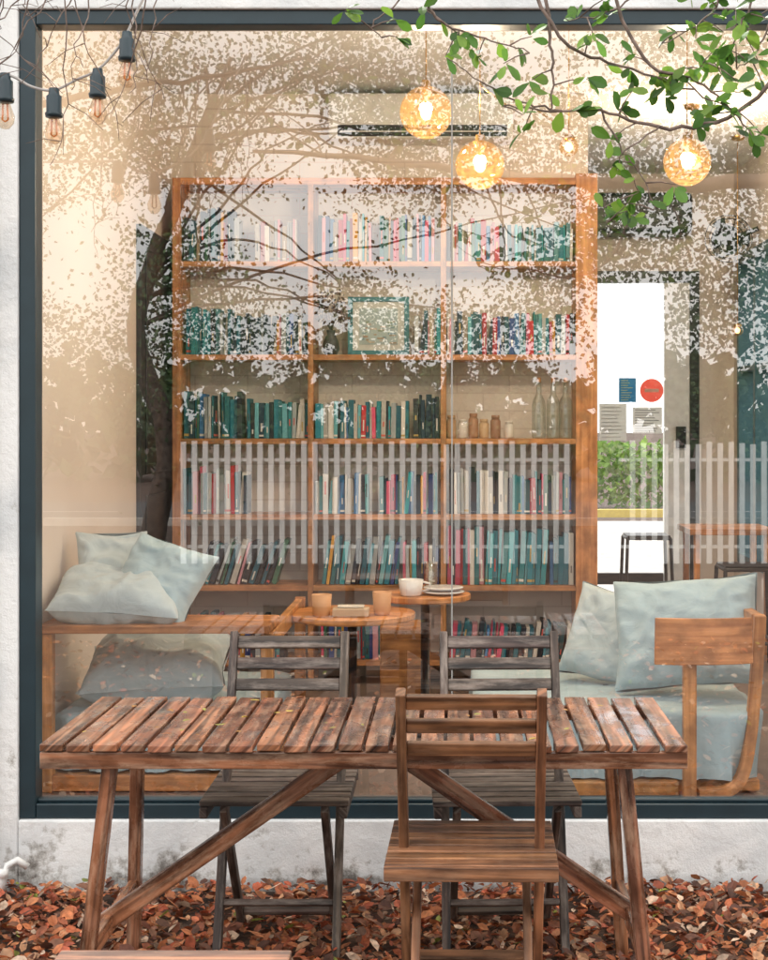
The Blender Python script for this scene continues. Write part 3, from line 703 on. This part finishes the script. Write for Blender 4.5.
twig([(.9,Y,2.62),(1.0,Y,2.4),(.9,Y,2.2),(.85,Y,2.1)],.006,.8)
for i in range(16):
    q=random.choice(limb[4:]); a=U(0,6.28)
    twig([q,q+Vector((U(-.3,.3),U(-.4,.3),U(.1,.3))),q+Vector((U(-.6,.6),U(-.7,.4),U(.25,.7)))],.007,.7)
wd.build('branches',M_twig,NT); lf.build('foliage',M_leaf,NT)

# bare tree left
BT=empty('bare_tree',(-2.3,4.25,0)); wd=MB()
wd.tube(smoothpath([(-2.3,4.25,-.1),(-2.28,4.22,1.3),(-2.2,4.2,2.4),(-2.05,4.2,3.3),(-1.9,4.1,4.0)],5,.01),[.07-.002*i for i in range(21)],8)
tw=smoothpath([(-2.2,4.2,2.4),(-1.8,4.18,2.72),(-1.4,4.15,2.84),(-1.0,4.15,2.90),(-.6,4.1,2.98)],5,.01)
wd.tube(tw,[.02-.0007*i for i in range(len(tw))],6)
for i in range(26):
    q=random.choice(tw[4:18]); dx=U(-.2,.2); dz=U(-.65,-.15)
    P=smoothpath([q,q+Vector((dx*.3,U(-.05,.05),dz*.4)),q+Vector((dx*.8,U(-.1,.1),dz*.75)),q+Vector((dx*1.3,U(-.1,.1),dz))],5,.008)
    wd.tube(P,[.003-.00014*j for j in range(len(P))],4)
    for _ in range(3):
        q2=random.choice(P[4:]); e=q2+Vector((U(-.12,.12),U(-.05,.05),U(-.12,.06))); wd.tube([q2,(q2+e)/2+Vector((0,0,.01)),e],[.0015,.0012,.0008],4)
wd.build('branches',M_twig,BT)

# ------------------------------------------------------------------ across the way (what the glass mirrors)
def bigtree(name,base,h,crown,nclump,per,size,trunk_r=.13,seed=1,lean=.3,thr=-.12,gaps=()):
    random.seed(seed); E=empty(name,base); w_=MB(); l_=MB(); bx,by,_=base
    tp=smoothpath([(bx,by,-.1),(bx+lean*.3,by,h*.25),(bx-lean*.2,by,h*.5),(bx+lean*.5,by,h*.8),(bx+lean,by,h)],5,.02)
    w_.tube(tp,[trunk_r*(1-.6*i/len(tp)) for i in range(len(tp))],10)
    (cx,cy,cz),(rx,ry,rz)=crown
    for i in range(nclump):
        while True:
            v=Vector((U(-1,1),U(-1,1),U(-1,1)))
            if v.length<1.05 and v.length>.15: break
        p_=Vector((cx+v.x*rx,cy+v.y*ry,cz+v.z*rz))
        if noise.noise(Vector((p_.x*.9,p_.y*.1,p_.z*1.1))+Vector((seed,0,0)))<thr: continue
        if any(math.hypot(p_.x-gx,(p_.z-gz)*1.4)<gr for gx,gz,gr in gaps): continue
        if i%16==0:
            st=tp[random.randrange(len(tp)//2,len(tp))]; dd=p_-st
            P=smoothpath([st,st+dd*.3+Vector((U(-.2,.2),U(-.2,.2),U(.1,.45))),st+dd*.65+Vector((U(-.25,.25),U(-.2,.2),U(0,.4))),p_],5,.03)
            w_.tube(P,[.024*(1-.8*j/len(P)) for j in range(len(P))],5)
        cr=U(.25,.65); kk=U(.6,1.3)
        for j in range(per):
            o=Vector((random.gauss(0,1),random.gauss(0,1),random.gauss(0,.75)))*cr*.6
            q=p_+o; s=size*U(.6,1.3)
            a=Vector((U(-1,1),U(-1,1),U(-1,1))).normalized(); b_=a.cross(Vector((U(-1,1),U(-1,1),U(-1,1)))).normalized()
            c=(.05*kk,.10*kk,.04*kk) if R()<.7 else (.08*kk,.14*kk,.04*kk)
            l_.add([q,q+a*s*.4+b_*s*.34,q+a*s*.9+b_*s*.1,q+a*s*.5-b_*s*.34],[(0,1,2,3)],c)
    w_.build('trunk',M_bark,E); l_.build('foliage',M_farleaf,E)
bigtree('shade_tree',(-3.75,-8.2,0),5.5,((-1.9,-8.6,4.1),(4.2,1.8,3.1)),720,100,.068,.16,3,.8,-.17,
        [(-2.06,3.85,.9),(-.75,3.75,.82),(-4.75,3.6,.9),(.55,4.0,.7),(-3.2,5.7,.4)])
bigtree('shade_tree',(5.4,-8.6,0),6,((5.2,-8.8,4.4),(3.6,1.8,3.6)),600,95,.08,.17,5,.3,-.3,[(3.6,5.6,.4)])  # unseen tree added to darken the right part of the mirrored view
random.seed(5)
pf=MB()
x=-2.95
while x<4.4:
    if not 1.15<x<1.75: pf.box((x,-6.02,.06),(x+.056,-5.99,1.36+U(-.03,.02)),k1,axis=2)
    x+=.117
for a_,b_ in ((-2.97,1.2),(1.73,4.45)):
    pf.box((a_,-6.05,.22),(b_,-6.022,.255),k1); pf.box((a_,-6.05,1.15),(b_,-6.022,1.185),k1)
pf.build('picket_fence',M_white)
def leafmass(name,x0,x1,y0,y1,z0,z1,n_,size,cols,bumpy=.3):
    l_=MB()
    for i in range(n_):
        x=U(x0,x1); zt=z1*(1+bumpy*noise.noise((x*.5,3,1))*1.4); z=z0+(zt-z0)*R()**.7; y=U(y0,y1); s=size*U(.6,1.4)
        a=Vector((U(-1,1),U(-1,1),U(-1,1))).normalized(); b_=a.cross(Vector((U(-1,1),U(-1,1),U(-1,1)))).normalized()
        q=Vector((x,y,z)); c=random.choice(cols); k=U(.6,1.3)
        l_.add([q,q+a*s*.5+b_*s*.3,q+a*s,q+a*s*.5-b_*s*.3],[(0,1,2,3)],tuple(v*k for v in c))
    l_.build(name,M_fo2)
M_fo2=attrmat('hedge_leaf',.6,.4)
leafmass('hedge',-6,16,27,28.2,.0,1.25,14000,.16,[(.20,.32,.06),(.25,.38,.09),(.14,.26,.06)],.15)
leafmass('distant_trees',-40,40,-34,-30,0,3.0,8000,.7,[(.05,.09,.03),(.07,.12,.04)],.5)
kb=MB(); kb.box((-30,25,0),(40,25.2,.13)); kb.build('yellow_kerb',flat('yellow_paint',(.65,.48,.10),.6))

# ------------------------------------------------------------------ world, sun, camera
wld=bpy.data.worlds.new('World'); sc.world=wld; wld.use_nodes=True; nt=wld.node_tree
bg=nt.nodes['Background']; sky=N(nt,'ShaderNodeTexSky',sky_type='NISHITA'); sky.sun_disc=False
el=math.radians(52); az=math.radians(-28)
sky.sun_elevation=el; sky.sun_rotation=az
tc=N(nt,'ShaderNodeTexCoord'); n=N(nt,'ShaderNodeTexNoise'); n.inputs['Scale'].default_value=2.2; n.inputs['Detail'].default_value=6
nt.links.new(tc.outputs['Generated'],n.inputs[0])
r=ramp(nt,n.outputs[0],[(0.30,(.55,)*3),(0.55,(.97,)*3)])
mx=N(nt,'ShaderNodeMixRGB'); nt.links.new(r.outputs[0],mx.inputs[0]); nt.links.new(sky.outputs[0],mx.inputs[1]); mx.inputs[2].default_value=(18.8,18.5,18.0,1)
nt.links.new(mx.outputs[0],bg.inputs[0]); bg.inputs[1].default_value=.15
sd=Vector((math.sin(az)*math.cos(el),math.cos(az)*math.cos(el),math.sin(el)))
sl=bpy.data.lights.new('sun','SUN'); sl.energy=4.5; sl.angle=math.radians(.6); sl.color=(1,.96,.90)
so=bpy.data.objects.new('sun',sl); so.rotation_euler=sd.to_track_quat('Z','Y').to_euler(); so.location=(0,0,12); COLL.objects.link(so)
cam=bpy.data.cameras.new('camera'); co=bpy.data.objects.new('camera',cam); COLL.objects.link(co)
co.location=(0,0,1.54); co.rotation_euler=(r90,0,0)
cam.sensor_fit='VERTICAL'; cam.sensor_height=36; cam.lens=1500/960*36
cam.shift_x=-73/960; cam.shift_y=-55/960; cam.clip_end=1000; cam.clip_start=.05
sc.camera=co
sc.view_settings.view_transform='Standard'; sc.view_settings.look='None'; sc.view_settings.exposure=0
